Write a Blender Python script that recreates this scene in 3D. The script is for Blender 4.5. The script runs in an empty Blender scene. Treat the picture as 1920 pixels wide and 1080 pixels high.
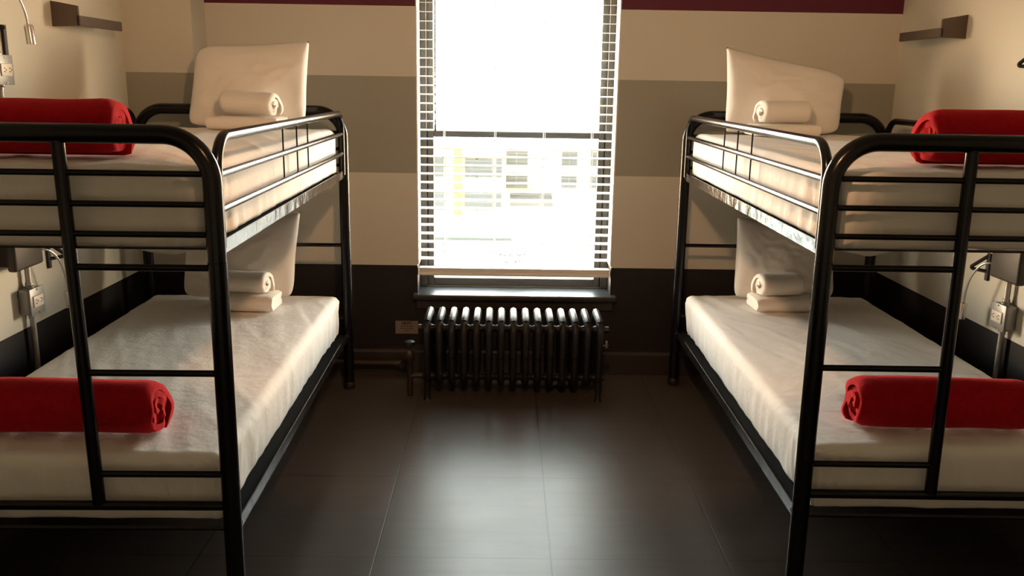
import bpy, bmesh, math, random
from mathutils import Vector, Matrix, noise
PI = math.pi
random.seed(7)
C = bpy.context.scene.collection

# ---------------------------------------------------------------- materials
def mat(name, col, rough=.6, metal=0., bump=None, var=None, spec=.5, sheen=None, coat=None, translucent=None):
    m = bpy.data.materials.new(name); m.use_nodes = True
    nt = m.node_tree; N = nt.nodes; b = N['Principled BSDF']
    b.inputs['Base Color'].default_value = (*col, 1)
    b.inputs['Roughness'].default_value = rough
    b.inputs['Metallic'].default_value = metal
    b.inputs['Specular IOR Level'].default_value = spec
    if sheen:
        b.inputs['Sheen Weight'].default_value = sheen[0]
        b.inputs['Sheen Roughness'].default_value = .5
        b.inputs['Sheen Tint'].default_value = (*sheen[1], 1)
    if coat:
        b.inputs['Coat Weight'].default_value = coat
        b.inputs['Coat Roughness'].default_value = .1
    tc = N.new('ShaderNodeTexCoord')
    if var:                                        # (scale, amount): gentle real colour mottling
        n = N.new('ShaderNodeTexNoise'); n.inputs['Scale'].default_value = var[0]; n.inputs['Detail'].default_value = 5
        nt.links.new(tc.outputs['Object'], n.inputs['Vector'])
        r = N.new('ShaderNodeValToRGB'); a = var[1]
        r.color_ramp.elements[0].position = .3; r.color_ramp.elements[1].position = .7
        r.color_ramp.elements[0].color = (*[c * (1 - a) for c in col], 1)
        r.color_ramp.elements[1].color = (*[min(1, c * (1 + a)) for c in col], 1)
        nt.links.new(n.outputs['Fac'], r.inputs['Fac']); nt.links.new(r.outputs['Color'], b.inputs['Base Color'])
    if bump:                                       # list of (scale, strength, distance)
        prev = None
        for sc, st, di in bump:
            n = N.new('ShaderNodeTexNoise'); n.inputs['Scale'].default_value = sc; n.inputs['Detail'].default_value = 3
            nt.links.new(tc.outputs['Object'], n.inputs['Vector'])
            bp = N.new('ShaderNodeBump'); bp.inputs['Strength'].default_value = st; bp.inputs['Distance'].default_value = di
            nt.links.new(n.outputs['Fac'], bp.inputs['Height'])
            if prev: nt.links.new(prev.outputs['Normal'], bp.inputs['Normal'])
            prev = bp
        nt.links.new(prev.outputs['Normal'], b.inputs['Normal'])
    if translucent:
        t = N.new('ShaderNodeBsdfTranslucent'); t.inputs['Color'].default_value = (*col, 1)
        mx = N.new('ShaderNodeMixShader'); mx.inputs[0].default_value = translucent
        out = N['Material Output']
        nt.links.new(b.outputs[0], mx.inputs[1]); nt.links.new(t.outputs[0], mx.inputs[2]); nt.links.new(mx.outputs[0], out.inputs['Surface'])
    return m

def striped(name, bands, rough=.55):
    """painted wall whose colour changes with height: bands = [(from_z, colour), ...], z in object space"""
    m = mat(name, bands[0][1], rough, bump=[(90, .12, .004)], spec=.3)
    nt = m.node_tree; N = nt.nodes; b = N['Principled BSDF']
    tc = N.new('ShaderNodeTexCoord'); sx = N.new('ShaderNodeSeparateXYZ')
    nt.links.new(tc.outputs['Object'], sx.inputs[0])
    mp = N.new('ShaderNodeMath'); mp.operation = 'DIVIDE'; mp.inputs[1].default_value = 3.0
    nt.links.new(sx.outputs['Z'], mp.inputs[0])
    r = N.new('ShaderNodeValToRGB'); cr = r.color_ramp; cr.interpolation = 'CONSTANT'
    cr.elements[0].position = 0; cr.elements[0].color = (*bands[0][1], 1)
    cr.elements[1].position = bands[1][0] / 3; cr.elements[1].color = (*bands[1][1], 1)
    for z, c in bands[2:]:
        e = cr.elements.new(z / 3); e.color = (*c, 1)
    nt.links.new(mp.outputs[0], r.inputs['Fac']); nt.links.new(r.outputs['Color'], b.inputs['Base Color'])
    return m

BEIGE = (.62, .60, .53); TAUPE = (.325, .325, .275); BROWN = (.014, .0115, .012); PURPLE = (.10, .012, .03); CREAM = (.74, .72, .62)
M = {}
M['back_wall'] = striped('striped wall paint', [(0, BROWN), (.5376, BEIGE), (1.007, TAUPE), (1.471, BEIGE), (1.804, PURPLE), (2.1, BEIGE)])
M['side_wall'] = striped('cream wall paint', [(0, BROWN), (.5376, CREAM)])
M['ceiling'] = mat('ceiling paint', (.75, .72, .65), .9)
M['brown_trim'] = mat('brown trim paint', (.026, .019, .017), .42, bump=[(60, .1, .003)])
M['sill'] = mat('dark sill paint', (.025, .023, .022), .34, bump=[(120, .15, .002)])
M['frame_grey'] = mat('grey window paint', (.035, .031, .027), .5, spec=.3)
M['upper_sash'] = mat('paler grey sash paint', (.11, .105, .092), .5, spec=.3)  # upper sash in a paler grey than the frame and lower sash
M['frame_dark'] = mat('dark window groove', (.012, .011, .012), .6)
M['reveal'] = mat('white reveal paint', (.8, .79, .74), .6)
M['slat'] = mat('white blind slat', (.86, .86, .84), .45, translucent=.35)
M['cord'] = mat('white cord', (.85, .83, .8), .7)
M['wand'] = mat('smoked plastic wand', (.05, .045, .05), .3)
M['black'] = mat('black enamelled steel', (.005, .005, .006), .22, bump=[(240, .05, .0008)], spec=.27)
M['rail'] = mat('glossy black angle steel', (.012, .012, .013), .13, bump=[(16, .3, .012), (5, .15, .02)], spec=.7)
M['cap'] = mat('black plastic cap', (.01, .01, .01), .5)
M['wire'] = mat('black deck cloth', (.008, .008, .008), .9, spec=.1)
M['sheet'] = mat('white cotton sheet', (.84, .82, .79), .85, bump=[(22, .25, .012), (420, .12, .001)], spec=.2)
M['pillow'] = mat('white pillow case', (.82, .79, .75), .85, bump=[(16, .22, .012), (420, .12, .001)], spec=.2)
M['towel'] = mat('white terry cloth', (.83, .80, .75), .95, bump=[(520, .5, .002), (30, .25, .008)], spec=.1, sheen=(.3, (1, .95, .9)))
M['red'] = mat('red fleece', (.40, .004, .010), .95, bump=[(380, .25, .002), (18, .3, .010)], spec=.1, sheen=(.45, (1, .12, .12)), var=(60, .12))
M['radiator'] = mat('dark brown radiator enamel', (.006, .005, .005), .46, bump=[(160, .45, .002)], spec=.42)
M['pipe'] = mat('brown painted pipe', (.026, .017, .012), .5)
M['brass'] = mat('worn brass', (.22, .19, .15), .45, .8)
M['conduit'] = mat('galvanised conduit', (.42, .42, .40), .42, .75, bump=[(160, .1, .002)])
M['box'] = mat('grey steel box', (.33, .34, .34), .45, .45, bump=[(120, .15, .002)])
M['outlet'] = mat('ivory outlet plastic', (.8, .74, .64), .4)
M['slot'] = mat('dark outlet slot', (.03, .02, .02), .7)
M['chrome'] = mat('brushed chrome', (.75, .72, .70), .25, 1.)
M['plate'] = mat('dark grey lamp base', (.055, .05, .048), .5, .3)
M['hook'] = mat('black iron hook', (.008, .008, .008), .45)
M['shelf'] = mat('dark brown shelf', (.085, .062, .046), .55, bump=[(40, .1, .003)])
M['paper'] = mat('white paper', (.9, .9, .9), .8, translucent=.6)
M['ink'] = mat('black ink', (.01, .01, .012), .8)
M['tan_card'] = mat('tan card', (.21, .175, .14), .7)

def glass_mat():
    m = bpy.data.materials.new('window glass'); m.use_nodes = True
    nt = m.node_tree; N = nt.nodes; N.clear()
    o = N.new('ShaderNodeOutputMaterial'); t = N.new('ShaderNodeBsdfTransparent'); g = N.new('ShaderNodeBsdfGlossy')
    t.inputs['Color'].default_value = (.96, .98, .97, 1); g.inputs['Roughness'].default_value = .02
    mx = N.new('ShaderNodeMixShader'); mx.inputs[0].default_value = .05
    nt.links.new(t.outputs[0], mx.inputs[1]); nt.links.new(g.outputs[0], mx.inputs[2]); nt.links.new(mx.outputs[0], o.inputs[0])
    return m
M['glass'] = glass_mat()

def floor_mat():
    m = mat('dark vinyl floor tiles', (.06, .045, .036), .3, spec=.38)
    nt = m.node_tree; N = nt.nodes; b = N['Principled BSDF']
    tc = N.new('ShaderNodeTexCoord'); mp = N.new('ShaderNodeMapping')
    mp.inputs['Location'].default_value = (-.162 + .55 * 8, -2.517 + .585 * 8, 0)
    nt.links.new(tc.outputs['Object'], mp.inputs['Vector'])
    br = N.new('ShaderNodeTexBrick'); br.offset = 0; br.squash = 1
    br.inputs['Scale'].default_value = 1; br.inputs['Brick Width'].default_value = .55; br.inputs['Row Height'].default_value = .585
    br.inputs['Mortar Size'].default_value = .0028; br.inputs['Mortar Smooth'].default_value = .2
    br.inputs['Color1'].default_value = (.078, .060, .049, 1); br.inputs['Color2'].default_value = (.072, .055, .045, 1)
    br.inputs['Mortar'].default_value = (.036, .028, .023, 1)
    nt.links.new(mp.outputs[0], br.inputs['Vector'])
    wn = N.new('ShaderNodeTexNoise'); wn.inputs['Scale'].default_value = 9; wn.inputs['Detail'].default_value = 7; wn.inputs['Roughness'].default_value = .65
    ms = N.new('ShaderNodeMapping'); ms.inputs['Scale'].default_value = (.35, 3, 1)
    nt.links.new(tc.outputs['Object'], ms.inputs['Vector']); nt.links.new(ms.outputs[0], wn.inputs['Vector'])
    mx = N.new('ShaderNodeMixRGB'); mx.blend_type = 'MULTIPLY'; mx.inputs[0].default_value = .5
    nt.links.new(br.outputs['Color'], mx.inputs[1]); nt.links.new(wn.outputs['Fac'], mx.inputs[2]); nt.links.new(mx.outputs[0], b.inputs['Base Color'])
    sn = N.new('ShaderNodeTexNoise'); sn.inputs['Scale'].default_value = 3.5; sn.inputs['Detail'].default_value = 5; sn.inputs['Roughness'].default_value = .55
    nt.links.new(tc.outputs['Object'], sn.inputs['Vector'])
    mr = N.new('ShaderNodeMapRange'); mr.inputs[1].default_value = .3; mr.inputs[2].default_value = .7; mr.inputs[3].default_value = .33; mr.inputs[4].default_value = .38
    nt.links.new(sn.outputs['Fac'], mr.inputs[0]); nt.links.new(mr.outputs[0], b.inputs['Roughness'])
    bp = N.new('ShaderNodeBump'); bp.inputs['Strength'].default_value = .3; bp.inputs['Distance'].default_value = .001; bp.invert = True
    nt.links.new(br.outputs['Fac'], bp.inputs['Height'])
    bq = N.new('ShaderNodeBump'); bq.inputs['Strength'].default_value = .06; bq.inputs['Distance'].default_value = .003
    nt.links.new(wn.outputs['Fac'], bq.inputs['Height']); nt.links.new(bp.outputs[0], bq.inputs['Normal'])
    nt.links.new(bq.outputs[0], b.inputs['Normal'])
    return m
M['floor'] = floor_mat()

# ---------------------------------------------------------------- object helpers
def obj(name, bm, m, parent=None, smooth=True, angle=40):
    bmesh.ops.recalc_face_normals(bm, faces=bm.faces)
    me = bpy.data.meshes.new(name); bm.to_mesh(me); bm.free()
    me.materials.append(M[m])
    if smooth:
        for p in me.polygons: p.use_smooth = True
        try: me.set_sharp_from_angle(angle=math.radians(angle))
        except Exception: pass
    o = bpy.data.objects.new(name, me); C.objects.link(o)
    if parent: o.parent = parent
    return o
def thing(name, loc=(0, 0, 0), rz=0):
    o = bpy.data.objects.new(name, None); C.objects.link(o)
    o.empty_display_size = .1; o.location = loc; o.rotation_euler = (0, 0, rz); return o
def tag(o, label, cat, group=None, kind=None):
    o['label'] = label; o['category'] = cat
    if group: o['group'] = group
    if kind: o['kind'] = kind
    return o
def BM(): return bmesh.new()
def box(bm, x0, x1, y0, y1, z0, z1, bev=0, seg=2):
    g = bmesh.ops.create_cube(bm, size=1); vs = g['verts']
    for v in vs:
        v.co = Vector(((x0 + x1) / 2 + v.co.x * (x1 - x0), (y0 + y1) / 2 + v.co.y * (y1 - y0), (z0 + z1) / 2 + v.co.z * (z1 - z0)))
    if bev:
        es = list({e for v in vs for e in v.link_edges})
        bmesh.ops.bevel(bm, geom=es, offset=bev, segments=seg, affect='EDGES', profile=.5)
    return bm
def prism(bm, poly, axis, a, b):
    """extrude polygon (2-D points) along axis from a to b; axis 'x': pts=(y,z), 'y': pts=(x,z), 'z': pts=(x,y)"""
    def P(p, t): return {'x': (t, p[0], p[1]), 'y': (p[0], t, p[1]), 'z': (p[0], p[1], t)}[axis]
    A = [bm.verts.new(P(p, a)) for p in poly]; B = [bm.verts.new(P(p, b)) for p in poly]
    bm.faces.new(A); bm.faces.new(B[::-1]); n = len(poly)
    for i in range(n): bm.faces.new((A[i], A[(i + 1) % n], B[(i + 1) % n], B[i]))
    return bm
def fillet(pts, R, n=8):
    pts = [Vector(p) for p in pts]; out = [pts[0]]
    for i in range(1, len(pts) - 1):
        a, b, c = pts[i - 1], pts[i], pts[i + 1]
        u = (a - b).normalized(); w = (c - b).normalized(); ang = u.angle(w)
        if ang > PI - 1e-3: out.append(b); continue
        d = R / math.tan(ang / 2); d = min(d, (a - b).length * .499, (c - b).length * .499); r = d * math.tan(ang / 2)
        cen = b + (u + w).normalized() * (r / math.sin(ang / 2))
        p0 = b + u * d - cen; p1 = b + w * d - cen; q = p0.rotation_difference(p1)
        from mathutils import Quaternion
        for k in range(n + 1): out.append(cen + Quaternion().slerp(q, k / n) @ p0)
    out.append(pts[-1]); return out
def tube(bm, pts, r, seg=14, closed=False, radii=None, sx=1.0):
    pts = [Vector(p) for p in pts]; n = len(pts); rings = []
    def tan(i):
        if closed: return (pts[(i + 1) % n] - pts[i - 1]).normalized()
        a = pts[max(i - 1, 0)]; b = pts[min(i + 1, n - 1)]; return (b - a).normalized()
    t = tan(0); up = Vector((1, 0, 0)) if abs(t.x) < .9 else Vector((0, 1, 0)); nrm = (up - t * up.dot(t)).normalized()
    for i in range(n):
        t2 = tan(i); nrm = t.rotation_difference(t2) @ nrm; t = t2; nrm = (nrm - t * nrm.dot(t)).normalized(); bn = t.cross(nrm)
        rr = radii[i] if radii else r
        rings.append([bm.verts.new(pts[i] + nrm * (math.cos(2 * PI * k / seg) * rr * sx) + bn * (math.sin(2 * PI * k / seg) * rr)) for k in range(seg)])
    m = n if closed else n - 1
    for i in range(m):
        A, B = rings[i], rings[(i + 1) % n]
        for k in range(seg): bm.faces.new((A[k], A[(k + 1) % seg], B[(k + 1) % seg], B[k]))
    if not closed: bm.faces.new(rings[0][::-1]); bm.faces.new(rings[-1])
    return bm
def rod(bm, a, b, r, seg=12): return tube(bm, [a, b], r, seg)
def rounded_box(lx, ly, lz, r, res, fn=None, rb=None):
    """box with rounded edges centred on x,y with its base at z=0; fn(p, n)->p displaces it"""
    bm = BM(); hx, hy = lx / 2, ly / 2
    nx, ny, nz = [max(2, int(round(v / res))) for v in (lx, ly, lz)]
    vm = {}
    def V(i, j, k):
        key = (i, j, k)
        if key in vm: return vm[key]
        # concentrate rows close to the rounded rims
        def f(t, n, L):
            s = t / n; return (s + .06 * math.sin(2 * PI * s) * -1) * L
        p = Vector((f(i, nx, lx) - hx, f(j, ny, ly) - hy, f(k, nz, lz)))
        low = rb if (rb and p.z < lz / 2) else r            # the lower rim may be rounded less
        c = Vector((max(-hx + r, min(hx - r, p.x)), max(-hy + r, min(hy - r, p.y)), max(low, min(lz - r, p.z))))
        d = p - c; d.z *= r / low if p.z < lz / 2 else 1
        n = d.normalized() if d.length > 1e-9 else Vector((0, 0, 1))
        if d.length > 1e-9: p = c + Vector((n.x * r, n.y * r, n.z * (low if p.z < lz / 2 else r)))
        if fn: p = fn(p, n)
        vm[key] = bm.verts.new(p); return vm[key]
    for i in range(nx):
        for j in range(ny):
            for k in (0, nz): bm.faces.new((V(i, j, k), V(i + 1, j, k), V(i + 1, j + 1, k), V(i, j + 1, k)))
    for i in range(nx):
        for k in range(nz):
            for j in (0, ny): bm.faces.new((V(i, j, k), V(i + 1, j, k), V(i + 1, j, k + 1), V(i, j, k + 1)))
    for j in range(ny):
        for k in range(nz):
            for i in (0, nx): bm.faces.new((V(i, j, k), V(i, j + 1, k), V(i, j + 1, k + 1), V(i, j, k + 1)))
    return bm
def nz3(x, y, z, s=0): return noise.noise(Vector((x + s * 13.7, y - s * 7.1, z + s * 3.3)))

# ---------------------------------------------------------------- room shell
YW, XL, XR, YN, ZC = 4.443, -1.764, 1.9085, -1.1, 2.45
OX0, OX1, OZ0, OZ1 = -.437, .552, .372, 1.985            # window opening
T = .22
bm = BM(); box(bm, XL - T, XR + T, YN - T, YW + T, -.12, 0)
tag(obj('floor', bm, 'floor', smooth=False), 'dark brown tiled floor reflecting the window', 'floor', kind='structure')
bm = BM(); box(bm, XL - T, XR + T, YN - T, YW + T, ZC, ZC + .15)
tag(obj('ceiling', bm, 'ceiling', smooth=False), 'plain off-white ceiling over the room', 'ceiling', kind='structure')
bm = BM()
box(bm, XL - T, OX0, YW, YW + T, 0, ZC); box(bm, OX1, XR + T, YW, YW + T, 0, ZC)
box(bm, OX0, OX1, YW, YW + T, 0, OZ0); box(bm, OX0, OX1, YW, YW + T, OZ1, ZC)
tag(obj('wall_back', bm, 'back_wall', smooth=False), 'back wall painted in beige, taupe, dark brown and burgundy bands', 'wall', kind='structure')
bm = BM(); box(bm, XL - T, XL, YN, YW, 0, ZC)
tag(obj('wall_left', bm, 'side_wall', smooth=False), 'cream left wall with a dark brown lower band', 'wall', kind='structure')
bm = BM(); box(bm, XR, XR + T, YN, YW, 0, ZC)
tag(obj('wall_right', bm, 'side_wall', smooth=False), 'cream right wall with a dark brown lower band', 'wall', kind='structure')
bm = BM(); box(bm, XL - T, XR + T, YN - T, YN, 0, ZC)
M['front_wall'] = mat('tan wall paint', (.74, .70, .62), .6)
tag(obj('wall_front', bm, 'front_wall', smooth=False), 'cream wall behind the viewer', 'wall', kind='structure')
bm = BM(); box(bm, XL, -1.4449, 4.25, YW, 0, ZC)
M['pilaster'] = striped('pilaster paint', [(0, BROWN), (.5376, BEIGE), (1.007, TAUPE), (1.471, BEIGE)])
tag(obj('trim_1', bm, 'pilaster', smooth=False), 'boxed pilaster in the back left corner, painted in beige and taupe bands', 'pilaster', kind='structure')
bm = BM()
prism(bm, [(4.34, 0), (YW, 0), (YW, .118), (4.352, .118), (4.34, .106)], 'x', -1.4449, XR)
tag(obj('baseboard_back', bm, 'brown_trim', smooth=False), 'dark brown plinth along the foot of the back wall', 'baseboard', kind='structure')
bm = BM(); box(bm, XL, XL + .018, YN, 4.25, 0, .1, .004)
tag(obj('baseboard_left', bm, 'brown_trim', smooth=False), 'dark brown baseboard along the left wall', 'baseboard', kind='structure')
bm = BM(); box(bm, XR - .018, XR, YN, 4.32, 0, .1, .004)
tag(obj('baseboard_right', bm, 'brown_trim', smooth=False), 'dark brown baseboard along the right wall', 'baseboard', kind='structure')

# ---------------------------------------------------------------- window
w = thing('window_1', (0, 0, 0)); tag(w, 'tall sash window in the middle of the back wall', 'window', kind='structure')
bm = BM()                                                  # white lining of the opening
box(bm, OX0, OX0 + .006, YW, 4.58, .545, OZ1); box(bm, OX1 - .006, OX1, YW, 4.58, .545, OZ1); box(bm, OX0, OX1, YW, 4.58, OZ1 - .006, OZ1)
obj('window_reveal', bm, 'reveal', w, smooth=False)
bm = BM(); y0, y1 = 4.58, 4.64
box(bm, OX0, OX0 + .038, y0, y1, OZ0 + .02, OZ1, .003); box(bm, OX1 - .038, OX1, y0, y1, OZ0 + .02, OZ1, .003)
box(bm, OX0, OX1, y0, y1, OZ1 - .04, OZ1, .003); box(bm, OX0, OX1, y0, y1, OZ0, .405, .003)
obj('window_frame', bm, 'frame_grey', w, smooth=False)
def sash(z0, z1, ya, yb, sw, bot, top, m='frame_grey'):
    bm = BM(); xa, xb = OX0 + .042, OX1 - .042
    box(bm, xa, xa + sw, ya, yb, z0, z1, .003); box(bm, xb - sw, xb, ya, yb, z0, z1, .003)
    box(bm, xa + sw, xb - sw, ya, yb, z0, z0 + bot, .003); box(bm, xa + sw, xb - sw, ya, yb, z1 - top, z1, .003)
    s = obj('window_sash', bm, m, w, smooth=False)
    bm = BM(); box(bm, xa + sw - .005, xb - sw + .005, (ya + yb) / 2 - .002, (ya + yb) / 2 + .002, z0 + bot - .005, z1 - top + .005)
    obj('pane', bm, 'glass', s, smooth=False)
sash(.405, 1.214, 4.59, 4.62, .031, .04, .034)
sash(1.18, OZ1 - .04, 4.622, 4.65, .028, .034, .045, 'upper_sash')
for xa in (OX0 + .036, OX1 - .043):
    bm = BM(); box(bm, xa, xa + .007, 4.60, 4.66, .405, OZ1 - .03); obj('sash_groove', bm, 'frame_dark', w, smooth=False)
bm = BM(); box(bm, -.458, .580, 4.385, YW, .370, .398, .007, 3); box(bm, OX0, OX1, YW - .005, 4.58, .372, .398, .002)
obj('window_sill', bm, 'sill', w, smooth=False)
bm = BM(); box(bm, -.445, .567, 4.425, YW, .315, .370, .004)
obj('sill_apron', bm, 'brown_trim', w, smooth=False)

# venetian blind
bl = thing('window_blind', (.06, 4.472, .486)); bx, by, bz = bl.location
tag(bl, 'white slatted venetian blind hanging open in the window', 'blind')
BX0, BX1 = OX0 + .009 - bx, OX1 - .009 - bx
bm = BM(); z = .572
while z < 1.90:
    a = math.radians(5); dy, dz = .0245 * math.cos(a), .0245 * math.sin(a); zz = z - bz; t = .0014
    prism(bm, [(-dy, zz - dz - t), (0, zz - t + .0012), (dy, zz + dz - t), (dy, zz + dz + t), (0, zz + t + .0012), (-dy, zz - dz + t)], 'x', BX0, BX1)
    z += .0432
obj('slats', bm, 'slat', bl, smooth=False)
bm = BM(); box(bm, BX0, BX1, -.0255, .0255, 0, .020, .005, 2)
for k in range(4): box(bm, BX0, BX1, -.0245, .0245, .0205 + k * .0052, .0245 + k * .0052)
M['rail_white'] = mat('cream blind rail', (.86, .83, .78), .5)
obj('bottom_rail', bm, 'rail_white', bl, smooth=False)
bm = BM(); box(bm, BX0, BX1, -.028, .028, 1.92 - bz, 1.975 - bz, .003)
obj('head_rail', bm, 'slat', bl, smooth=False)
for cx in (-.305, -.052, .192, .432):
    bm = BM()
    for yy in (-.0262, .0262): rod(bm, (cx - bx, yy, .02), (cx - bx, yy, 1.93 - bz), .0014, 6)
    rod(bm, (cx - bx + .008, 0, .04), (cx - bx + .008, 0, 1.93 - bz), .0012, 6)
    z = .572 - .004
    while z < 1.9: rod(bm, (cx - bx, -.0262, z - bz), (cx - bx, .0262, z - bz), .0009, 4); z += .0432
    tube(bm, fillet([(cx - bx, -.0262, .035), (cx - bx + .012, -.029, .012), (cx - bx - .012, -.029, .006), (cx - bx + .004, -.027, .03)], .006, 4), .0012, 6)
    obj('ladder_cord', bm, 'cord', bl)
bm = BM(); rod(bm, (-.343 - bx, -.036, 1.25 - bz), (-.343 - bx, -.034, 1.94 - bz), .0035, 8); rod(bm, (-.343 - bx, -.036, 1.215 - bz), (-.343 - bx, -.036, 1.25 - bz), .0055, 8)
obj('tilt_wand', bm, 'wand', bl)

# paper notice on the inside of the glass
def lettering(s, size, loc, parent, m='ink', name='lettering', sx=1):
    cu = bpy.data.curves.new('txt', 'FONT'); cu.body = s; cu.size = size; cu.align_x = 'CENTER'; cu.align_y = 'CENTER'; cu.extrude = .0002; cu.offset = .0007 if name == 'lettering' and size > .015 else 0
    t = bpy.data.objects.new('txt', cu); C.objects.link(t)
    bpy.context.view_layer.update()
    me = bpy.data.meshes.new_from_object(t.evaluated_get(bpy.context.evaluated_depsgraph_get()))
    bpy.data.objects.remove(t); me.materials.clear(); me.materials.append(M[m])
    o = bpy.data.objects.new(name, me); C.objects.link(o); o.parent = parent
    o.location = loc; o.rotation_euler = (PI / 2, 0, 0); o.scale = (sx, 1, 1); return o
nt_ = thing('paper_notice', (.046, 4.5885, .50))
tag(nt_, 'white paper notice reading Please DO NOT at the foot of the window pane', 'notice')
bm = BM(); box(bm, -.075, .075, -.0004, .0004, -.042, .095); obj('sheet', bm, 'paper', nt_, smooth=False)
lettering('Please DO NOT', .0205, (0, -.0010, .0705), nt_)
lettering('When A/C', .0195, (.002, -.0010, .033), nt_)

# ---------------------------------------------------------------- bunk beds
BED = {'l': dict(x=-.7095, y=2.1638, a=-.0143, w=.9205, L=1.93, s=-1), 'r': dict(x=.8401, y=2.2745, a=.0078, w=.9205, L=1.936, s=1)}
def W(side, e, al, z):
    b = BED[side]; a = b['a']; s = b['s']
    return Vector((b['x'] + al * math.sin(a) + s * e * math.cos(a), b['y'] + al * math.cos(a) - s * e * math.sin(a), z))
def make_bunk(side, label, spind):
    b = BED[side]; s, w, L = b['s'], b['w'], b['L']
    root = thing('bunk_bed', (b['x'], b['y'], 0), -b['a']); tag(root, label, 'bunk bed', 'black metal bunk beds')
    P = lambda e, al, z: (s * e, al, z)
    R = .0240
    for al in (0, L):
        for e in (0, w):
            bm = BM(); tube(bm, [P(e, al, .012), P(e, al, 1.005)], R, 20)
            p = obj('post', bm, 'black', root)
            bm = BM(); tube(bm, [P(e, al, 0), P(e, al, .004), P(e, al, .03), P(e, al, .034)], .027, 20, radii=[.0265, .0285, .027, .0245])
            obj('foot_cap', bm, 'cap', p)
        ap = fillet([P(0, al, 1.006), P(0, al, 1.3173), P(w, al, 1.3173), P(w, al, 1.006)], .115, 12)
        bm = BM(); tube(bm, ap, .0235, 20); obj('end_frame', bm, 'black', root)
        for z in (1.2232, 1.1484, 1.0739):
            bm = BM(); rod(bm, P(.02, al, z), P(w - .02, al, z), .0078); obj('end_bar', bm, 'black', root)
        bm = BM(); rod(bm, P(.015, al, .349), P(w - .015, al, .349), .0128); obj('bottom_bar', bm, 'black', root)
    bm = BM(); rod(bm, P(.0, L, .7024), P(w, L, .7024), .0088); obj('cross_bar', bm, 'black', root)
    bm = BM(); rod(bm, P(.346 if side == 'l' else .3575, 0, .355), P(.363 if side == 'l' else .3515, 0, 1.31), .0165, 16); obj('ladder_rail', bm, 'black', root)
    for z in (.9902, .7154, .4382):
        bm = BM(); rod(bm, P(.015, 0, z), P(.352, 0, z), .0088); obj('ladder_rung', bm, 'black', root)
    # angle-iron side rails and end rails
    for z0, z1 in ((1.0185, 1.054), (.2565, .292)):
        for e, q in ((0, 1), (w, -1)):
            bm = BM(); xo = s * (e - q * .006)
            prism(bm, [(xo, z0), (xo, z1), (xo + s * q * .003, z1), (xo + s * q * .003, z0 + .004), (xo + s * q * .034, z0 + .004), (xo + s * q * .034, z0)], 'y', .022, L - .022)
            r_ = obj('side_rail', bm, 'rail', root, smooth=False)
            for al in (.05, L - .05):
                bm = BM(); z = (z0 + z1) / 2; rod(bm, (xo - s * q * .004, al, z), (xo + s * q * .001, al, z), .005, 8)
                obj('bolt', bm, 'cap', r_)
        for al in (.016, L - .016):
            bm = BM(); box(bm, min(s * .02, s * (w - .02)), max(s * .02, s * (w - .02)), al - .008, al + .008, z0 + .0165, z0 + .0215); obj('end_rail', bm, 'black', root, smooth=False)
        bm = BM(); box(bm, min(s * .006, s * (w - .006)), max(s * .006, s * (w - .006)), .092, L - .028, z0 + .0125, z0 + .0165)
        obj('mattress_support', bm, 'wire', root)
    # guard rails on both long sides of the upper bunk
    for e in (0, w):
        a0, a1 = .041, L - .041
        bm = BM(); tube(bm, fillet([P(e, a0, 1.035), P(e, a0, 1.309), P(e, a1, 1.309), P(e, a1, 1.035)], .085, 10), .0138, 16)
        g = obj('guard_rail', bm, 'black', root)
        for z in (1.2175, 1.130):
            bm = BM(); rod(bm, P(e, a0, z), P(e, a1, z), .0098, 12); obj('guard_bar', bm, 'black', g)
        for al in spind:
            bm = BM(); rod(bm, P(e, al, 1.128), P(e, al, 1.300), .0028, 8); obj('spindle', bm, 'black', g)
    return root
make_bunk('l', 'black metal bunk bed along the left wall', (.754, .962, 1.146))
make_bunk('r', 'black metal bunk bed along the right wall', (.79, .986, 1.191))

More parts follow.
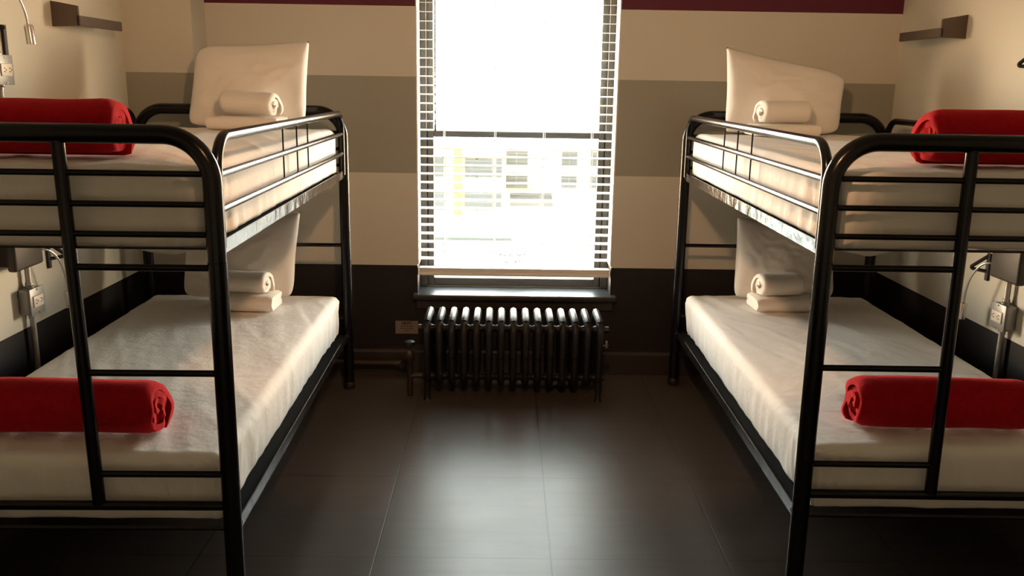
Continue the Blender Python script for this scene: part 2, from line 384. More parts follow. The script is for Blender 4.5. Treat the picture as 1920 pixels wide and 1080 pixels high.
# ---------------------------------------------------------------- mattresses in fitted sheets
def mattress(side, z0, z1, seed, label):
    b = BED[side]; s, w, L = b['s'], b['w'], b['L']
    lx, ly, lz = w - (.046 if z0 > .6 else .054), L - .075, z1 - z0
    inner = -s                                       # local x direction of the aisle side
    upper = z0 > .6
    def fn(p, n):
        x, y, z = p; t = z / lz
        q = p.copy(); side_f = max(0, 1 - abs(n.z) * 1.2)
        # slight crown and soft undulation
        cx = 1 - (2 * x / lx) ** 4; cy = 1 - (2 * y / ly) ** 6
        if n.z > .2: q.z += .010 * cx * cy + .0035 * nz3(x * 3, y * 3, 0, seed) * cx
        # long creases pulled along the bed
        if n.z > .6:
            u = x * 5 + .9 * y; q.z += .0030 * nz3(u * 3, y * 1.1, 1, seed) + .0016 * nz3(x * 22 + y * 7, y * 2.2, 2, seed) + .030 * max(0, .16 - abs(nz3(x * 7 + y * 3.2, y * 1.3 - x, 4, seed))) * (.35 + .65 * max(0, nz3(x * 2.5, y * 2.5, 8, seed)))
        # belly: sides pinch to the bottom
        if abs(n.x) > .3 or abs(n.y) > .3:
            pin = (.018 if not upper else .003) * (1 - t) ** 2
            q.x -= n.x * pin; q.y -= n.y * pin * .8
            near = max(0, 1 - abs(y + ly / 2) / .45) + max(0, 1 - abs(y - ly / 2) / .35)
            amp = .0045 + .011 * near
            wv = nz3(y * 16 + z * 5, z * 5, x * 2, seed) if abs(n.x) > abs(n.y) else nz3(x * 14 + z * 3, z * 4, y, seed + 2) * .7
            q.x += n.x * amp * wv * (.4 + .6 * (1 - t)); q.y += n.y * amp * wv * .8
            # pleats gathered at the corners
            cd = math.hypot(abs(x) - lx / 2, abs(y) - ly / 2)
            if cd < .22:
                f = (1 - cd / .22); pl = math.sin((x * n.y - y * n.x) * 120 + 3 * nz3(x * 6, y * 6, z * 6, seed))
                q.x += n.x * .0060 * f * pl * (1 - .5 * t); q.y += n.y * .0060 * f * pl * (1 - .5 * t)
        if t < .25:
            q.z += (1 - 4 * t) * (.004 + .006 * abs(nz3(y * 4, x * 4, 5, seed)))
            if upper:                                  # loose hem drooping at the near end
                dr = max(0, 1 - (y + ly / 2) / .05); hx_ = (x * inner / lx + .5)
                q.z -= dr * (1 - 4 * t) * (.012 + .026 * max(0, 1 - abs(hx_ - .88) / .14) + .006 * nz3(x * 18, 0, 3, seed))
        return q
    bm = rounded_box(lx, ly, lz, .034, .0125, fn, .010)
    o = obj('mattress', bm, 'sheet', angle=180); o.location = W(side, w / 2, L / 2, z0); o.rotation_euler = (0, 0, -b['a'])
    return tag(o, label, 'mattress', 'mattresses in white fitted sheets')
UZ, LZ = 1.236, .470
mattress('l', 1.036, UZ, 1, 'white sheeted mattress on the top level of the left bunk bed')
mattress('l', .2755, LZ, 2, 'white sheeted mattress on the bottom level of the left bunk bed')
mattress('r', 1.036, UZ, 3, 'white sheeted mattress on the top level of the right bunk bed')
mattress('r', .2755, LZ, 4, 'white sheeted mattress on the bottom level of the right bunk bed')

# ---------------------------------------------------------------- pillows (four corner points in the bed's end plane)
def pillow(side, al0, lean, corners, T_, seed, label, rnd=(.02, .024, .030, .004)):
    """corners (e,z) in order bottom-inner, bottom-outer, top-outer, top-inner; stands leaning towards the far end"""
    b = BED[side]; s = b['s']; n = 40; bm = BM()
    zb = min(c[1] for c in corners); ec = sum(c[0] for c in corners) / 4
    front, back = {}, {}
    for i in range(n + 1):
        for j in range(n + 1):
            u, v = 2 * i / n - 1, 2 * j / n - 1
            uu, vv = math.copysign(abs(u) ** .85, u), math.copysign(abs(v) ** .85, v)
            # corner rounding and edges drawn in between the corners
            uu2 = uu * (1 - .035 * (1 - vv * vv)) ; vv2 = vv * (1 - .065 * (1 - uu * uu))
            a_, b_ = (uu2 + 1) / 2, (vv2 + 1) / 2
            A, B, Cc, D = corners
            e = (1 - b_) * ((1 - a_) * A[0] + a_ * B[0]) + b_ * ((1 - a_) * D[0] + a_ * Cc[0])
            z = (1 - b_) * ((1 - a_) * A[1] + a_ * B[1]) + b_ * ((1 - a_) * D[1] + a_ * Cc[1])
            for (cu, cv), rr in zip(((-1, -1), (1, -1), (1, 1), (-1, 1)), rnd):
                if uu * cu > 0 and vv * cv > 0:
                    k_ = (abs(uu) * abs(vv)) ** 5 * rr; e -= cu * k_; z -= cv * k_
            th = T_ * (max(0, 1 - abs(uu) ** 2.6) * max(0, 1 - abs(vv) ** 2.4)) ** .5
            wr = min(1, th / T_ * 1.2) * nz3(uu * 2.2, vv * 2.2, 0, seed) * .014 + nz3(uu * 6 + vv * 3, vv * 5, 3, seed) * .006 * min(1, th / T_) + max(0, .22 - abs(nz3(uu * 3.2 + 1.5 * vv, vv * 2.6 - uu, 6, seed))) * .035 * min(1, th / T_)
            edge = (1 - max(abs(uu), abs(vv)) ** 4)
            yb_ = (z - zb) * math.tan(lean) + .008 * nz3(uu * 1.5, vv * 1.5, 9, seed)
            rim = (abs(uu) == 1 or abs(vv) == 1)
            pf = Vector((s * (e - ec), yb_ - th - wr * edge, z - zb)); pb = Vector((s * (e - ec), yb_ + th * .85, z - zb))
            front[i, j] = bm.verts.new(pf)
            back[i, j] = front[i, j] if (i in (0, n) or j in (0, n)) else bm.verts.new(pb)
    for i in range(n):
        for j in range(n):
            bm.faces.new((front[i, j], front[i + 1, j], front[i + 1, j + 1], front[i, j + 1]))
            bm.faces.new((back[i, j], back[i, j + 1], back[i + 1, j + 1], back[i + 1, j]))
    o = obj('pillow', bm, 'pillow', angle=180); o.location = W(side, ec, al0, zb); o.rotation_euler = (0, 0, -b['a'])
    return tag(o, label, 'pillow', 'white pillows propped at the far bed ends')
pillow('l', 1.77, .24, [(.130, 1.243), (.650, 1.241), (.618, 1.598), (.120, 1.622)], .078, 1, 'white pillow propped upright on the top level of the left bunk bed', (.02, .022, .026, .006))
pillow('r', 1.77, .24, [(.132, 1.243), (.652, 1.241), (.690, 1.522), (.138, 1.628)], .078, 2, 'white pillow propped upright on the top level of the right bunk bed', (.012, .022, .030, .002))
pillow('l', 1.77, .20, [(.215, .476), (.722, .476), (.705, .835), (.186, .872)], .078, 3, 'white pillow propped upright on the bottom level of the left bunk bed')
pillow('r', 1.77, .20, [(.222, .476), (.705, .476), (.700, .80), (.238, .862)], .078, 4, 'white pillow propped upright on the bottom level of the right bunk bed')

# ---------------------------------------------------------------- rolls (blankets and towels)
def roll(name, m, length, ry, rz, turns, th, seed, th0, dirn=1, end_amp=.01, flap=.03, tip=0.):
    """spiral of thick cloth, axis along local x, resting on z=0; th0 = angle where the outer edge ends"""
    bm = BM(); nT = int(turns * 30); nX = 26; rnd = random.Random(seed)
    Rm = min(ry, rz)
    outer, inner = [], []
    for i in range(nT + 1):
        f = i / nT; a = th0 + dirn * f * turns * 2 * PI
        k = 1 - (th * 1.02 * f * turns) / Rm; k = max(k, .06)
        hk = max(th * .96 / 2 / Rm, .01)
        wob = 1 + .05 * nz3(math.cos(a) * 1.2 + f * 3, math.sin(a) * 1.2, f * 4, seed)
        taper = min(1, i / 3) * .8 + .2
        outer.append(((k * wob) * 1.0, a, hk * taper, f))
    rows = []
    for ix in range(nX + 1):
        x = ix / nX
        row = []
        for (k, a, hk, f) in outer:
            eo = end_amp * nz3(math.cos(a) + f * 5, math.sin(a), 7 if x > .5 else 2, seed) + flap * math.exp(-(f * turns * 2 * PI / .8) ** 2) * 0.6 - .007 * math.sin(f * PI)
            L2 = length / 2 + eo; X = -L2 + 2 * L2 * (x + .0 * math.sin(2 * PI * x))
            sag = 1 + .075 * nz3(X * 6, math.cos(a) * .8, math.sin(a) * .8, seed + 5)
            edge_r = 1 - .13 * max(0, (abs(2 * x - 1) - .86) / .14) ** 2
            pr = []
            for d in (1, -1):
                kk = (k + d * hk) * sag * edge_r
                y = ry * kk * math.cos(a); z = rz * kk * math.sin(a)
                z = max(z, -rz * .90 + (.0 if d > 0 else .002) + (1 - k) * rz * .5)
                pr.append(bm.verts.new((X, y, z + rz * .90)))
            row.append(pr)
        rows.append(row)
    for ix in range(nX):
        A, B = rows[ix], rows[ix + 1]
        for i in range(nT):
            bm.faces.new((A[i][0], A[i + 1][0], B[i + 1][0], B[i][0]))
            bm.faces.new((A[i][1], B[i][1], B[i + 1][1], A[i + 1][1]))
        bm.faces.new((A[0][0], B[0][0], B[0][1], A[0][1])); bm.faces.new((A[nT][0], A[nT][1], B[nT][1], B[nT][0]))
    for row, fl in ((rows[0], 1), (rows[-1], -1)):
        for i in range(nT):
            f = (row[i][0], row[i][1], row[i + 1][1], row[i + 1][0]); bm.faces.new(f if fl > 0 else f[::-1])
    return obj(name, bm, m, angle=70)
def blanket(side, e0, e1, al, z, seed, label, rz=.078, ry=.085, th0=-1.2):
    b = BED[side]; o = roll('rolled_blanket', 'red', e1 - e0, ry, rz, 2.75, .0215, seed, th0, 1, .013, .010)
    o.location = W(side, (e0 + e1) / 2, al, z); o.rotation_euler = (0, 0, -b['a'] + random.uniform(-.02, .02))
    return tag(o, label, 'blanket', 'rolled red blankets at the near bed ends')
blanket('l', .288, .800, .195, UZ + .0115, 11, 'rolled red fleece blanket on the top level of the left bunk bed')
blanket('l', .232, .760, .175, LZ + .015, 12, 'rolled red fleece blanket on the bottom level of the left bunk bed')
blanket('r', .312, .800, .195, UZ + .0115, 13, 'rolled red fleece blanket on the top level of the right bunk bed')
blanket('r', .190, .698, .180, LZ + .013, 14, 'rolled red fleece blanket on the bottom level of the right bunk bed')

def folded_towel(side, e0, e1, al, z, h, d, seed, label, rot=0):
    """two folded layers whose fold lies towards the viewer"""
    b = BED[side]; bm = BM(); L = e1 - e0; nX = 20
    prof = []; t = h / 2                                # closed outline in (y,z): two leaves joined by a round fold
    nA = 10
    for k in range(nA + 1):
        a = -PI / 2 - PI * k / nA; prof.append((-d / 2 + h / 2 + h / 2 * math.cos(a), h / 2 + h / 2 * math.sin(a)))
    prof += [(0, h), (d / 2 - .008, h * .985), (d / 2, h * .9), (d / 2, h * .58), (d / 2 - .02, h * .5), (d / 2, h * .42), (d / 2, h * .1), (d / 2 - .008, 0), (0, 0)]
    rings = []
    for i in range(nX + 1):
        x = (i / nX - .5) * L; edge = max(0, abs(2 * i / nX - 1) - .9) / .1
        ring = []
        for (y, zz) in prof:
            q = 1 - .16 * edge ** 2
            yy = y * (1 - .05 * edge ** 2) + .003 * nz3(x * 9, zz * 20, 1, seed); z2 = h / 2 + (zz - h / 2) * q + .004 * nz3(x * 7, y * 9, 2, seed) * (zz / h)
            ring.append(bm.verts.new((x + .004 * nz3(y * 30, zz * 40, i, seed), yy, max(0, z2))))
        rings.append(ring)
    n = len(prof)
    for i in range(nX):
        for k in range(n): bm.faces.new((rings[i][k], rings[i][(k + 1) % n], rings[i + 1][(k + 1) % n], rings[i + 1][k]))
    bm.faces.new(rings[0][::-1]); bm.faces.new(rings[-1])
    o = obj('folded_towel', bm, 'towel', angle=60); o.location = W(side, (e0 + e1) / 2, al, z); o.rotation_euler = (0, 0, -b['a'] + rot)
    return tag(o, label, 'towel', 'white towels in front of the pillows')
def rolled_towel(side, e0, e1, al, z, hz, seed, label, rot=0, tilt=0):
    b = BED[side]; o = roll('rolled_towel', 'towel', e1 - e0, hz * .70, hz / 1.9, 2.6, .0155, seed, -1.0, 1, .006, .01)
    o.location = W(side, (e0 + e1) / 2, al, z); o.rotation_euler = (0, tilt, -b['a'] + rot)
    return tag(o, label, 'towel', 'white towels in front of the pillows')
TA = 1.585
def pair(side, lev, fz, fh, fe, re, rh, seed, place, rot, tilt=0):
    folded_towel(side, fe[0], fe[1], TA, fz, fh, .17, seed, 'folded white towel under a rolled one, %s bunk bed' % place, rot * .3)
    rolled_towel(side, re[0], re[1], TA + .01, fz + fh + .001 + abs(tilt) * .06, rh, seed + 20, 'rolled white towel on a folded one, %s bunk bed' % place, rot, tilt)
pair('l', 0, UZ + .013, .052, (.192, .482), (.212, .440), .098, 31, 'top level of the left', -.22, .05)
pair('r', 0, UZ + .013, .048, (.200, .478), (.232, .446), .100, 32, 'top level of the right', .16, 0)
pair('l', 1, LZ + .013, .066, (.246, .500), (.276, .480), .092, 33, 'bottom level of the left', -.16, 0)
pair('r', 1, LZ + .013, .058, (.265, .550), (.283, .486), .098, 34, 'bottom level of the right', .16, 0)

# ---------------------------------------------------------------- radiator
rd = thing('radiator', (.052, 4.085, 0)); tag(rd, 'dark brown cast iron column radiator under the window', 'radiator')
NS = 15; pitch = .0572; HB, HF = .125, -.135
for i in range(NS):
    x = (i - 7) * pitch; bm = BM()
    endsec = i in (0, NS - 1)
    zb, zt, r = .072, .366, .0165
    loop = fillet([(x, HF, .2), (x, HF, zt), (x, HB, zt), (x, HB, zb), (x, HF, zb), (x, HF, .21)], .045, 6)
    tube(bm, loop, r, 12)
    # ridge along the top
    tube(bm, [(x, HF + .02, zt + .004), (x, HF + .04, zt + .010), (x, HB - .04, zt + .010), (x, HB - .02, zt + .004)], .011, 8, radii=[.013, .0175, .0175, .013])
    for yy in (HF + .087, HF + .173): tube(bm, [(x, yy, zb), (x, yy, zb + .04), (x, yy, zt - .04), (x, yy, zt)], r, 10, radii=[.012, .0165, .0165, .012])
    for zz in (.335, .100): tube(bm, [(x - pitch / 2, HF + .045, zz), (x - .012, HF + .045, zz), (x + .012, HF + .045, zz), (x + pitch / 2, HF + .045, zz)], .018, 12, radii=[.015, .021, .021, .015])
    if endsec:
        for yy in (HF, HB): tube(bm, [(x, yy, .09), (x, yy, .05), (x, yy, .014), (x, yy, 0)], .016, 12, radii=[.0165, .015, .013, .019])
    obj('radiator_section', bm, 'radiator', rd)
bm = BM(); xe = 7 * pitch
rod(bm, (xe + .028, HF + .045, .335), (xe + .044, HF + .045, .335), .017, 6); obj('end_plug', bm, 'radiator', rd)
bm = BM(); rod(bm, (-xe - .028, HF + .045, .335), (-xe - .044, HF + .045, .335), .017, 6); obj('end_plug', bm, 'radiator', rd)
bm = BM(); tube(bm, [(xe + .012, HF + .03, .262), (xe + .040, HF + .03, .262)], .006, 10); tube(bm, [(xe + .034, HF + .03, .252), (xe + .034, HF + .03, .264), (xe + .034, HF + .03, .285)], .008, 10, radii=[.010, .010, .006])
o = obj('air_vent', bm, 'brass', rd); o['label'] = 'small metal air vent'
bm = BM(); zc = .085
tube(bm, fillet([(-xe - .015, HF + .045, .10), (-xe - .085, HF + .045, .10), (-xe - .085, HF + .045, 0.0)], .02, 6), .014, 12)
tube(bm, [(-xe - .085, HF + .045, .10), (-xe - .085, HF + .045, .165), (-xe - .085, HF + .045, .175), (-xe - .085, HF + .045, .215), (-xe - .085, HF + .045, .228)], .02, 14, radii=[.014, .014, .022, .022, .013])
v_ = obj('valve', bm, 'pipe', rd)
bm = BM(); tube(bm, [(-xe - .085, HF + .045, .226), (-xe - .085, HF + .045, .246), (-xe - .085, HF + .045, .250), (-xe - .085, HF + .045, .266), (-xe - .085, HF + .045, .269)], .02, 14, radii=[.006, .006, .024, .024, .018])
obj('valve_knob', bm, 'cap', v_)
bm = BM(); tube(bm, fillet([(-1.40, 4.295, .062), (-.50, 4.295, .062), (-.50, 4.262, .062)], .02, 6), .0165, 14)
for x in (-.52, -.95): tube(bm, [(x - .02, 4.295, .062), (x - .019, 4.295, .062), (x + .019, 4.295, .062), (x + .02, 4.295, .062)], .022, 12)
tag(obj('heating_pipe', bm, 'pipe'), 'brown heating pipe along the plinth left of the radiator', 'pipe')
sg = thing('warning_sign', (-.496, YW - .0012, .211)); tag(sg, 'small tan warning sign on the dark wall left of the radiator', 'sign')
bm = BM(); box(bm, -.0585, .0585, -.0010, .0010, -.0345, .0345, .0004, 1); obj('sign_card', bm, 'tan_card', sg, smooth=False)
lettering('HOT', .020, (0, -.0014, .0215), sg, sx=1.2)
bm = BM()
for r_, (zz, segs) in enumerate(((.006, ((-.03, -.018), (-.013, -.004), (.002, .010), (.014, .032))), (-.006, ((-.033, -.024), (-.02, -.006), (.0, .012), (.017, .030))), (-.017, ((-.012, -.002), (.002, .009))))):
    for a_, b_ in segs: box(bm, a_, b_, -.0016, -.0008, zz - .0016, zz + .0016)
obj('printed_lines', bm, 'ink', sg, smooth=False)

# ---------------------------------------------------------------- wall shelves
def wall_shelf(xw, s, y0, y1, za, label):
    """s = +1 if the wall is on the left (shelf grows towards +x)"""
    o = thing('wall_shelf', (xw, (y0 + y1) / 2, za)); tag(o, label, 'shelf', 'dark brown wall shelves')
    h = (y1 - y0) / 2; D = .110
    X = lambda a, b: (min(s * a, s * b), max(s * a, s * b))
    bm = BM(); x0, x1 = X(0, D - .0125); box(bm, x0, x1, -h + .0125, h, .030, .042, .001); obj('board', bm, 'shelf', o, smooth=False)
    bm = BM(); x0, x1 = X(D - .012, D); box(bm, x0, x1, -h, h, .004, .042, .001); obj('front_lip', bm, 'shelf', o, smooth=False)
    bm = BM(); prism(bm, [(0, 0), (s * (D - .007), .004), (s * (D - .007), .078), (0, .096)], 'y', -h, -h + .012); obj('end_panel', bm, 'shelf', o, smooth=False)
    bm = BM(); x0, x1 = X(0, .010); box(bm, x0, x1, -h + .013, h, .0425, .050, .001); obj('back_strip', bm, 'shelf', o, smooth=False)
    return o
wall_shelf(XL, 1, 3.60, 3.985, 1.640, 'dark brown wall shelf high on the left wall')
wall_shelf(XR, -1, 3.81, 4.20, 1.660, 'dark brown wall shelf high on the right wall')

# ---------------------------------------------------------------- outlets, conduits, lamps, hooks
def outlet(xw, s, y0, z0, label):
    o = thing('outlet_box', (xw, y0, z0)); tag(o, label, 'outlet', 'grey surface outlet boxes')
    X = lambda a, b: (min(s * a, s * b), max(s * a, s * b))
    bm = BM(); x0, x1 = X(.001, .044); box(bm, x0, x1, -.048, .048, -.048, .048, .010, 3)
    obj('box_body', bm, 'box', o)
    bm = BM(); x0, x1 = X(.044, .0485); box(bm, x0, x1, -.050, .050, -.050, .050, .002, 2)
    cp = obj('cover_plate', bm, 'box', o)
    for zz in (-.043, .043):
        bm = BM(); rod(bm, (s * .048, 0, zz), (s * .0505, 0, zz), .0035, 10); obj('screw', bm, 'chrome', cp)
    bm = BM(); x0, x1 = X(.0485, .053); box(bm, x0, x1, -.034, .034, -.021, .021, .002, 2)
    so = obj('socket', bm, 'outlet', o); so['label'] = 'ivory double socket'
    bm = BM()
    for yy in (-.017, .017):
        for dz in (-.006, .006):
            x0, x1 = X(.0528, .0535); box(bm, x0, x1, yy - .004, yy + .005, dz - .0016, dz + .0016)
        rod(bm, (s * .0528, yy + .010, 0), (s * .0535, yy + .010, 0), .0028, 8)
    obj('socket_slots', bm, 'slot', so, smooth=False)
    for zz, q in ((.048, 1), (-.048, -1)):
        bm = BM(); tube(bm, [(s * .022, 0, zz), (s * .022, 0, zz + q * .006), (s * .022, 0, zz + q * .010), (s * .022, 0, zz + q * .02)], .014, 12, radii=[.017, .017, .013, .013])
        obj('connector', bm, 'conduit', o)
    return o
OUT = {('l', 0): (XL, 1, 3.147, 1.469), ('l', 1): (XL, 1, 3.193, .643), ('r', 1): (XR, -1, 3.215, .624), ('r', 0): (XR, -1, 3.18, 1.45)}
names = {'l': 'left', 'r': 'right'}
for (sd, lv), (xw, s, y, z) in OUT.items():
    outlet(xw, s, y, z, 'grey steel outlet box on the %s wall %s the bunk bed' % (names[sd], 'above the top level of' if lv == 0 else 'between the two levels of'))
def conduit(xw, s, pts, label):
    bm = BM(); tube(bm, pts, .0105, 12)
    for z in (pts[0][2] * .55 + pts[-1][2] * .45,):
        y = pts[0][1]; box(bm, min(xw, xw + s * .034), max(xw, xw + s * .034), y - .014, y + .014, z - .008, z + .008, .003)
    tag(obj('conduit', bm, 'conduit'), label, 'conduit', 'metal conduits on the side walls')
for sd in 'lr':
    xw, s, y, z = OUT[sd, 1]; x2, _, y2, z2 = OUT[sd, 0]; xx = xw + s * .022
    conduit(xw, s, [(xx, y, z - .066), (xx, y, .3), (xx, y, 0.0)], 'metal conduit running down from the lower outlet box on the %s wall' % names[sd])
    conduit(xw, s, [(xx, y2, z2 - .066), (xx, y2, z2 - .2), (xx, y, z2 - .32), (xx, y, z + .066)], 'metal conduit between the two outlet boxes on the %s wall' % names[sd])
def lamp(xw, s, y, z, label, ext):
    """y,z = underside of the lamp head; gooseneck comes from a base box on the wall nearer the viewer"""
    o = thing('reading_lamp', (xw, y, z)); tag(o, label, 'lamp', 'gooseneck reading lamps on the walls')
    X = lambda a, b: (min(s * a, s * b), max(s * a, s * b))
    bm = BM(); x0, x1 = X(.034, .068); box(bm, x0, x1, -.310, -.120, .203, .36, .010, 3)
    obj('lamp_base', bm, 'plate', o)
    bm = BM(); x0, x1 = X(0, .035); box(bm, x0, x1, -.295, -.205, .22, .33); obj('wall_bracket', bm, 'plate', o, smooth=False)
    bm = BM(); pts = []
    P0 = [Vector((s * .055, -.122, .250)), Vector((s * .085, -.075, .258)), Vector((s * .09, -.012, .175)), Vector((s * .08, .004, .065))]
    if ext: P0 = [Vector((s * .055, -.165, .235)), Vector((s * .085, -.105, .215)), Vector((s * .09, -.022, .140)), Vector((s * .08, .000, .065))]
    for k in range(25):
        t = k / 24; pts.append((1 - t) ** 3 * P0[0] + 3 * (1 - t) ** 2 * t * P0[1] + 3 * (1 - t) * t * t * P0[2] + t ** 3 * P0[3])
    tube(bm, pts, .0042, 10)
    obj('gooseneck', bm, 'chrome', o)
    bm = BM(); a = pts[-1]
    tube(bm, [a + Vector((0, 0, .004)), a, a + Vector((s * .001, .001, -.004)), a + Vector((s * .004, .004, -.064)), a + Vector((s * .004, .004, -.065))], .017, 18, radii=[.007, .0145, .0158, .0162, .0140])
    obj('lamp_head', bm, 'chrome', o)
    return o
lamp(XL, 1, 3.350, .576, 'chrome gooseneck reading lamp under the top level of the left bunk bed', 0)
lamp(XL, 1, 3.262, 1.559, 'chrome gooseneck reading lamp above the top level of the left bunk bed', 1)
lamp(XR, -1, 3.398, .564, 'chrome gooseneck reading lamp under the top level of the right bunk bed', 0)
def hook(xw, s, y, z0, label, knob=False):
    o = thing('wall_hook', (xw, y, z0)); tag(o, label, 'hook', 'black wall hooks')
    X = lambda a, b: (min(s * a, s * b), max(s * a, s * b))
    bm = BM(); x0, x1 = X(0, .010); box(bm, x0, x1, -.010, .010, 0, .108, .002); obj('back_bar', bm, 'hook', o, smooth=False)
    bm = BM()
    if knob: tube(bm, [(s * .008, -.006, .098), (s * .009, -.018, .098), (s * .009, -.020, .098), (s * .010, -.028, .098)], .006, 10, radii=[.006, .006, .010, .009])
    else: tube(bm, fillet([(s * .006, 0, .100), (s * .05, .055, .040), (s * .006, 0, .036)], .006, 4), .007, 8)
    obj('hook_arm', bm, 'hook', o)
    return o
hook(XL, 1, 3.385, .725, 'black iron hook beside the lamp under the top level of the left bunk bed')
hook(XR, -1, 3.400, .722, 'black iron hook beside the lamp under the top level of the right bunk bed')
hook(XL, 1, 3.240, 1.515, 'black iron hook above the upper outlet box on the left wall', True)
hook(XR, -1, 3.262, 1.500, 'black iron hook above the upper outlet box on the right wall')

# ---------------------------------------------------------------- outside: pale houses across the street
M['ext_white'] = mat('white render', (.85, .85, .83), .9)
M['ext_cream'] = mat('cream render', (.85, .78, .60), .9, var=(2, .06))
M['ext_brick'] = mat('orange brick', (.75, .36, .20), .9, var=(6, .15))
M['ext_glass'] = mat('house window glass', (.16, .18, .18), .3)
M['ext_teal'] = mat('grey green metal', (.20, .27, .26), .6)
M['ext_grey'] = mat('grey slate', (.26, .26, .25), .8)
M['street'] = mat('pale street', (.5, .5, .48), .9, var=(.5, .1))
bm = BM(); box(bm, -30, 30, 5.2, 40, -4.2, -4.0); tag(obj('street', bm, 'street', smooth=False), 'pale street far below the window', 'street', kind='structure')
hA = thing('house', (-.37, 14, -4)); tag(hA, 'cream house with an orange brick pier beyond the left of the window', 'house', 'pale houses across the street')
bm = BM(); box(bm, -2.5, .395, 0, .9, 0, 4.52); obj('wall', bm, 'ext_cream', hA, smooth=False)
bm = BM(); box(bm, -.42, -.30, -.10, 0, 0, 4.50); obj('pier', bm, 'ext_brick', hA, smooth=False)
bm = BM(); prism(bm, [(-.2, 4.5), (.9, 4.5), (.9, 4.6), (-.2, 4.6)], 'x', -2.6, .395); obj('cornice', bm, 'ext_white', hA, smooth=False)
for r_ in range(4):
    for cx, ww in ((-.15, .10), (.05, .13), (.27, .06), (-.75, .2)):
        z = 2.45 + r_ * .52; bm = BM(); box(bm, cx - ww, cx + ww, -.03, .02, z, z + .30)
        f = obj('window', bm, 'ext_grey', hA, smooth=False)
        bm = BM(); box(bm, cx - ww + .015, cx + ww - .015, -.034, -.03, z + .015, z + .285); obj('pane', bm, 'ext_glass', f, smooth=False)
hB = thing('house', (1.35, 15, -4)); tag(hB, 'white house with small windows beyond the right of the window', 'house', 'pale houses across the street')
bm = BM(); box(bm, -1.80, 3.0, 0, 6, 0, 4.50); obj('wall', bm, 'ext_white', hB, smooth=False)
bm = BM(); prism(bm, [(-.2, 4.48), (6.2, 4.48), (6.2, 4.58), (-.2, 4.58)], 'x', -1.29, 3.1); obj('cornice', bm, 'ext_white', hB, smooth=False)
for cx, ww in ((-1.15, .19), (-.26, .13), (.27, .18)):
    for z in (3.75, 4.12):
        bm = BM(); box(bm, cx - ww, cx + ww, -.03, .02, z, z + .24); f = obj('window', bm, 'ext_grey', hB, smooth=False)
        bm = BM()
        for q in (-1, 1): box(bm, cx + q * ww * .5 - ww * .42, cx + q * ww * .5 + ww * .42, -.034, -.03, z + .02, z + .22)
        obj('pane', bm, 'ext_glass', f, smooth=False)
bm = BM(); prism(bm, [(-.5, 3.50), (0, 3.60), (0, 3.66), (-.5, 3.56)], 'x', -1.25, -.55); obj('awning', bm, 'ext_grey', hB, smooth=False)
gs = thing('garden_shed', (-.45, 10, -3.885)); tag(gs, 'low shed with a pale green roof edge in front of the cream house', 'shed')
bm = BM(); box(bm, -1.4, .50, 0, 1.6, -.115, 3.58); obj('wall', bm, 'ext_white', gs, smooth=False)
bm = BM(); box(bm, -1.45, .54, -.06, 1.7, 3.58, 3.63); obj('roof_edge', bm, 'ext_teal', gs, smooth=False)

# ---------------------------------------------------------------- light
sc = bpy.context.scene
wd = bpy.data.worlds.new('sky'); sc.world = wd; wd.use_nodes = True
nt = wd.node_tree; N = nt.nodes; N.clear()
o = N.new('ShaderNodeOutputWorld'); bg = N.new('ShaderNodeBackground'); tc = N.new('ShaderNodeTexCoord'); sx = N.new('ShaderNodeSeparateXYZ'); cr = N.new('ShaderNodeValToRGB')
nt.links.new(tc.outputs['Generated'], sx.inputs[0]); nt.links.new(sx.outputs['Z'], cr.inputs['Fac'])
E_ = cr.color_ramp.elements                        # glowing warm band low in the sky, cooler and dimmer overhead
E_[0].position = 0.0; E_[0].color = (4.4, 2.95, 1.8, 1)
E_[1].position = .10; E_[1].color = (3.5, 2.8, 2.1, 1)
e = E_.new(.20); e.color = (2.1, 2.05, 1.95, 1)
e = E_.new(.36); e.color = (1.15, 1.24, 1.2, 1)
e = E_.new(1.0); e.color = (.75, .90, 1.0, 1)
nt.links.new(cr.outputs[0], bg.inputs[0])
mr = N.new('ShaderNodeMapRange'); mr.interpolation_type = 'SMOOTHSTEP'     # the sky behind the house is far dimmer
mr.inputs[1].default_value = -.15; mr.inputs[2].default_value = .15; mr.inputs[3].default_value = .8; mr.inputs[4].default_value = 21.0
nt.links.new(sx.outputs['Y'], mr.inputs[0]); nt.links.new(mr.outputs[0], bg.inputs[1])
nt.links.new(bg.outputs[0], o.inputs[0])
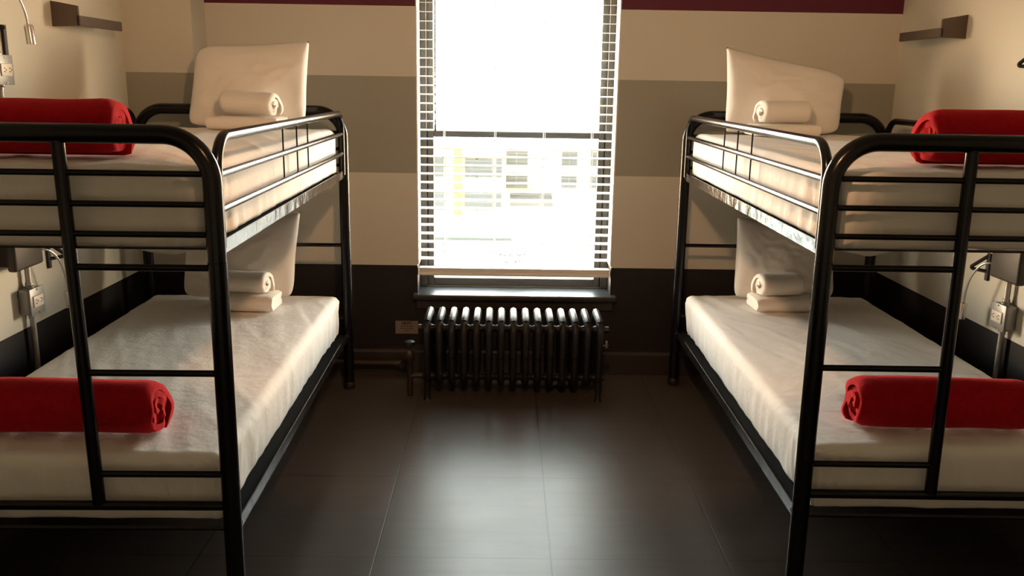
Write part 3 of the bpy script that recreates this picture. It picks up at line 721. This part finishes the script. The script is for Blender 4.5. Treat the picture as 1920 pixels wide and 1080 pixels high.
def light(name, kind, loc, energy, col, **kw):
    l = bpy.data.lights.new(name, kind); l.energy = energy; l.color = col
    for k, v in kw.items(): setattr(l, k, v)
    ob = bpy.data.objects.new(name, l); C.objects.link(ob); ob.location = loc; return ob
def aim(ob, target): ob.rotation_euler = (Vector(target) - ob.location).to_track_quat('-Z', 'Y').to_euler()
pt = light('window_portal', 'AREA', ((OX0 + OX1) / 2, 4.675, (OZ0 + OZ1) / 2), 1, (1, 1, 1), shape='RECTANGLE', size=OX1 - OX0, size_y=OZ1 - OZ0)
pt.rotation_euler = (-PI / 2, 0, 0); pt.data.cycles.is_portal = True
sp = light('ceiling_spot', 'SPOT', (.05, 1.20, 2.02), 90, (1, .53, .26), spot_size=math.radians(83), spot_blend=.2, shadow_soft_size=.05)
aim(sp, (.05, 4.4, 1.27))

# ---------------------------------------------------------------- camera
cam = bpy.data.cameras.new('camera'); co = bpy.data.objects.new('camera', cam); C.objects.link(co); sc.camera = co
pi_, ya, ro, f = -.2256, .0105, .0155, 1663.28
fw = Vector((math.sin(ya) * math.cos(pi_), math.cos(ya) * math.cos(pi_), math.sin(pi_)))
r0 = fw.cross(Vector((0, 0, 1))).normalized(); u0 = r0.cross(fw)
r1 = math.cos(ro) * r0 + math.sin(ro) * u0; u1 = -math.sin(ro) * r0 + math.cos(ro) * u0
mw = Matrix((r1, u1, -fw)).transposed().to_4x4(); mw.translation = Vector((0, 0, 1.4467)); co.matrix_world = mw
cam.sensor_fit = 'HORIZONTAL'; cam.sensor_width = 36; cam.lens = f / 1920 * 36; cam.clip_start = .02

sc.view_settings.view_transform = 'Standard'; sc.view_settings.look = 'None'; sc.view_settings.gamma = 1
sc.view_settings.use_curve_mapping = False; sc.view_settings.exposure = 0
sc.cycles.use_denoising = True; sc.cycles.max_bounces = 10; sc.cycles.diffuse_bounces = 6; sc.cycles.transparent_max_bounces = 12
sc.cycles.sample_clamp_indirect = 8; sc.cycles.caustics_reflective = False; sc.cycles.caustics_refractive = False
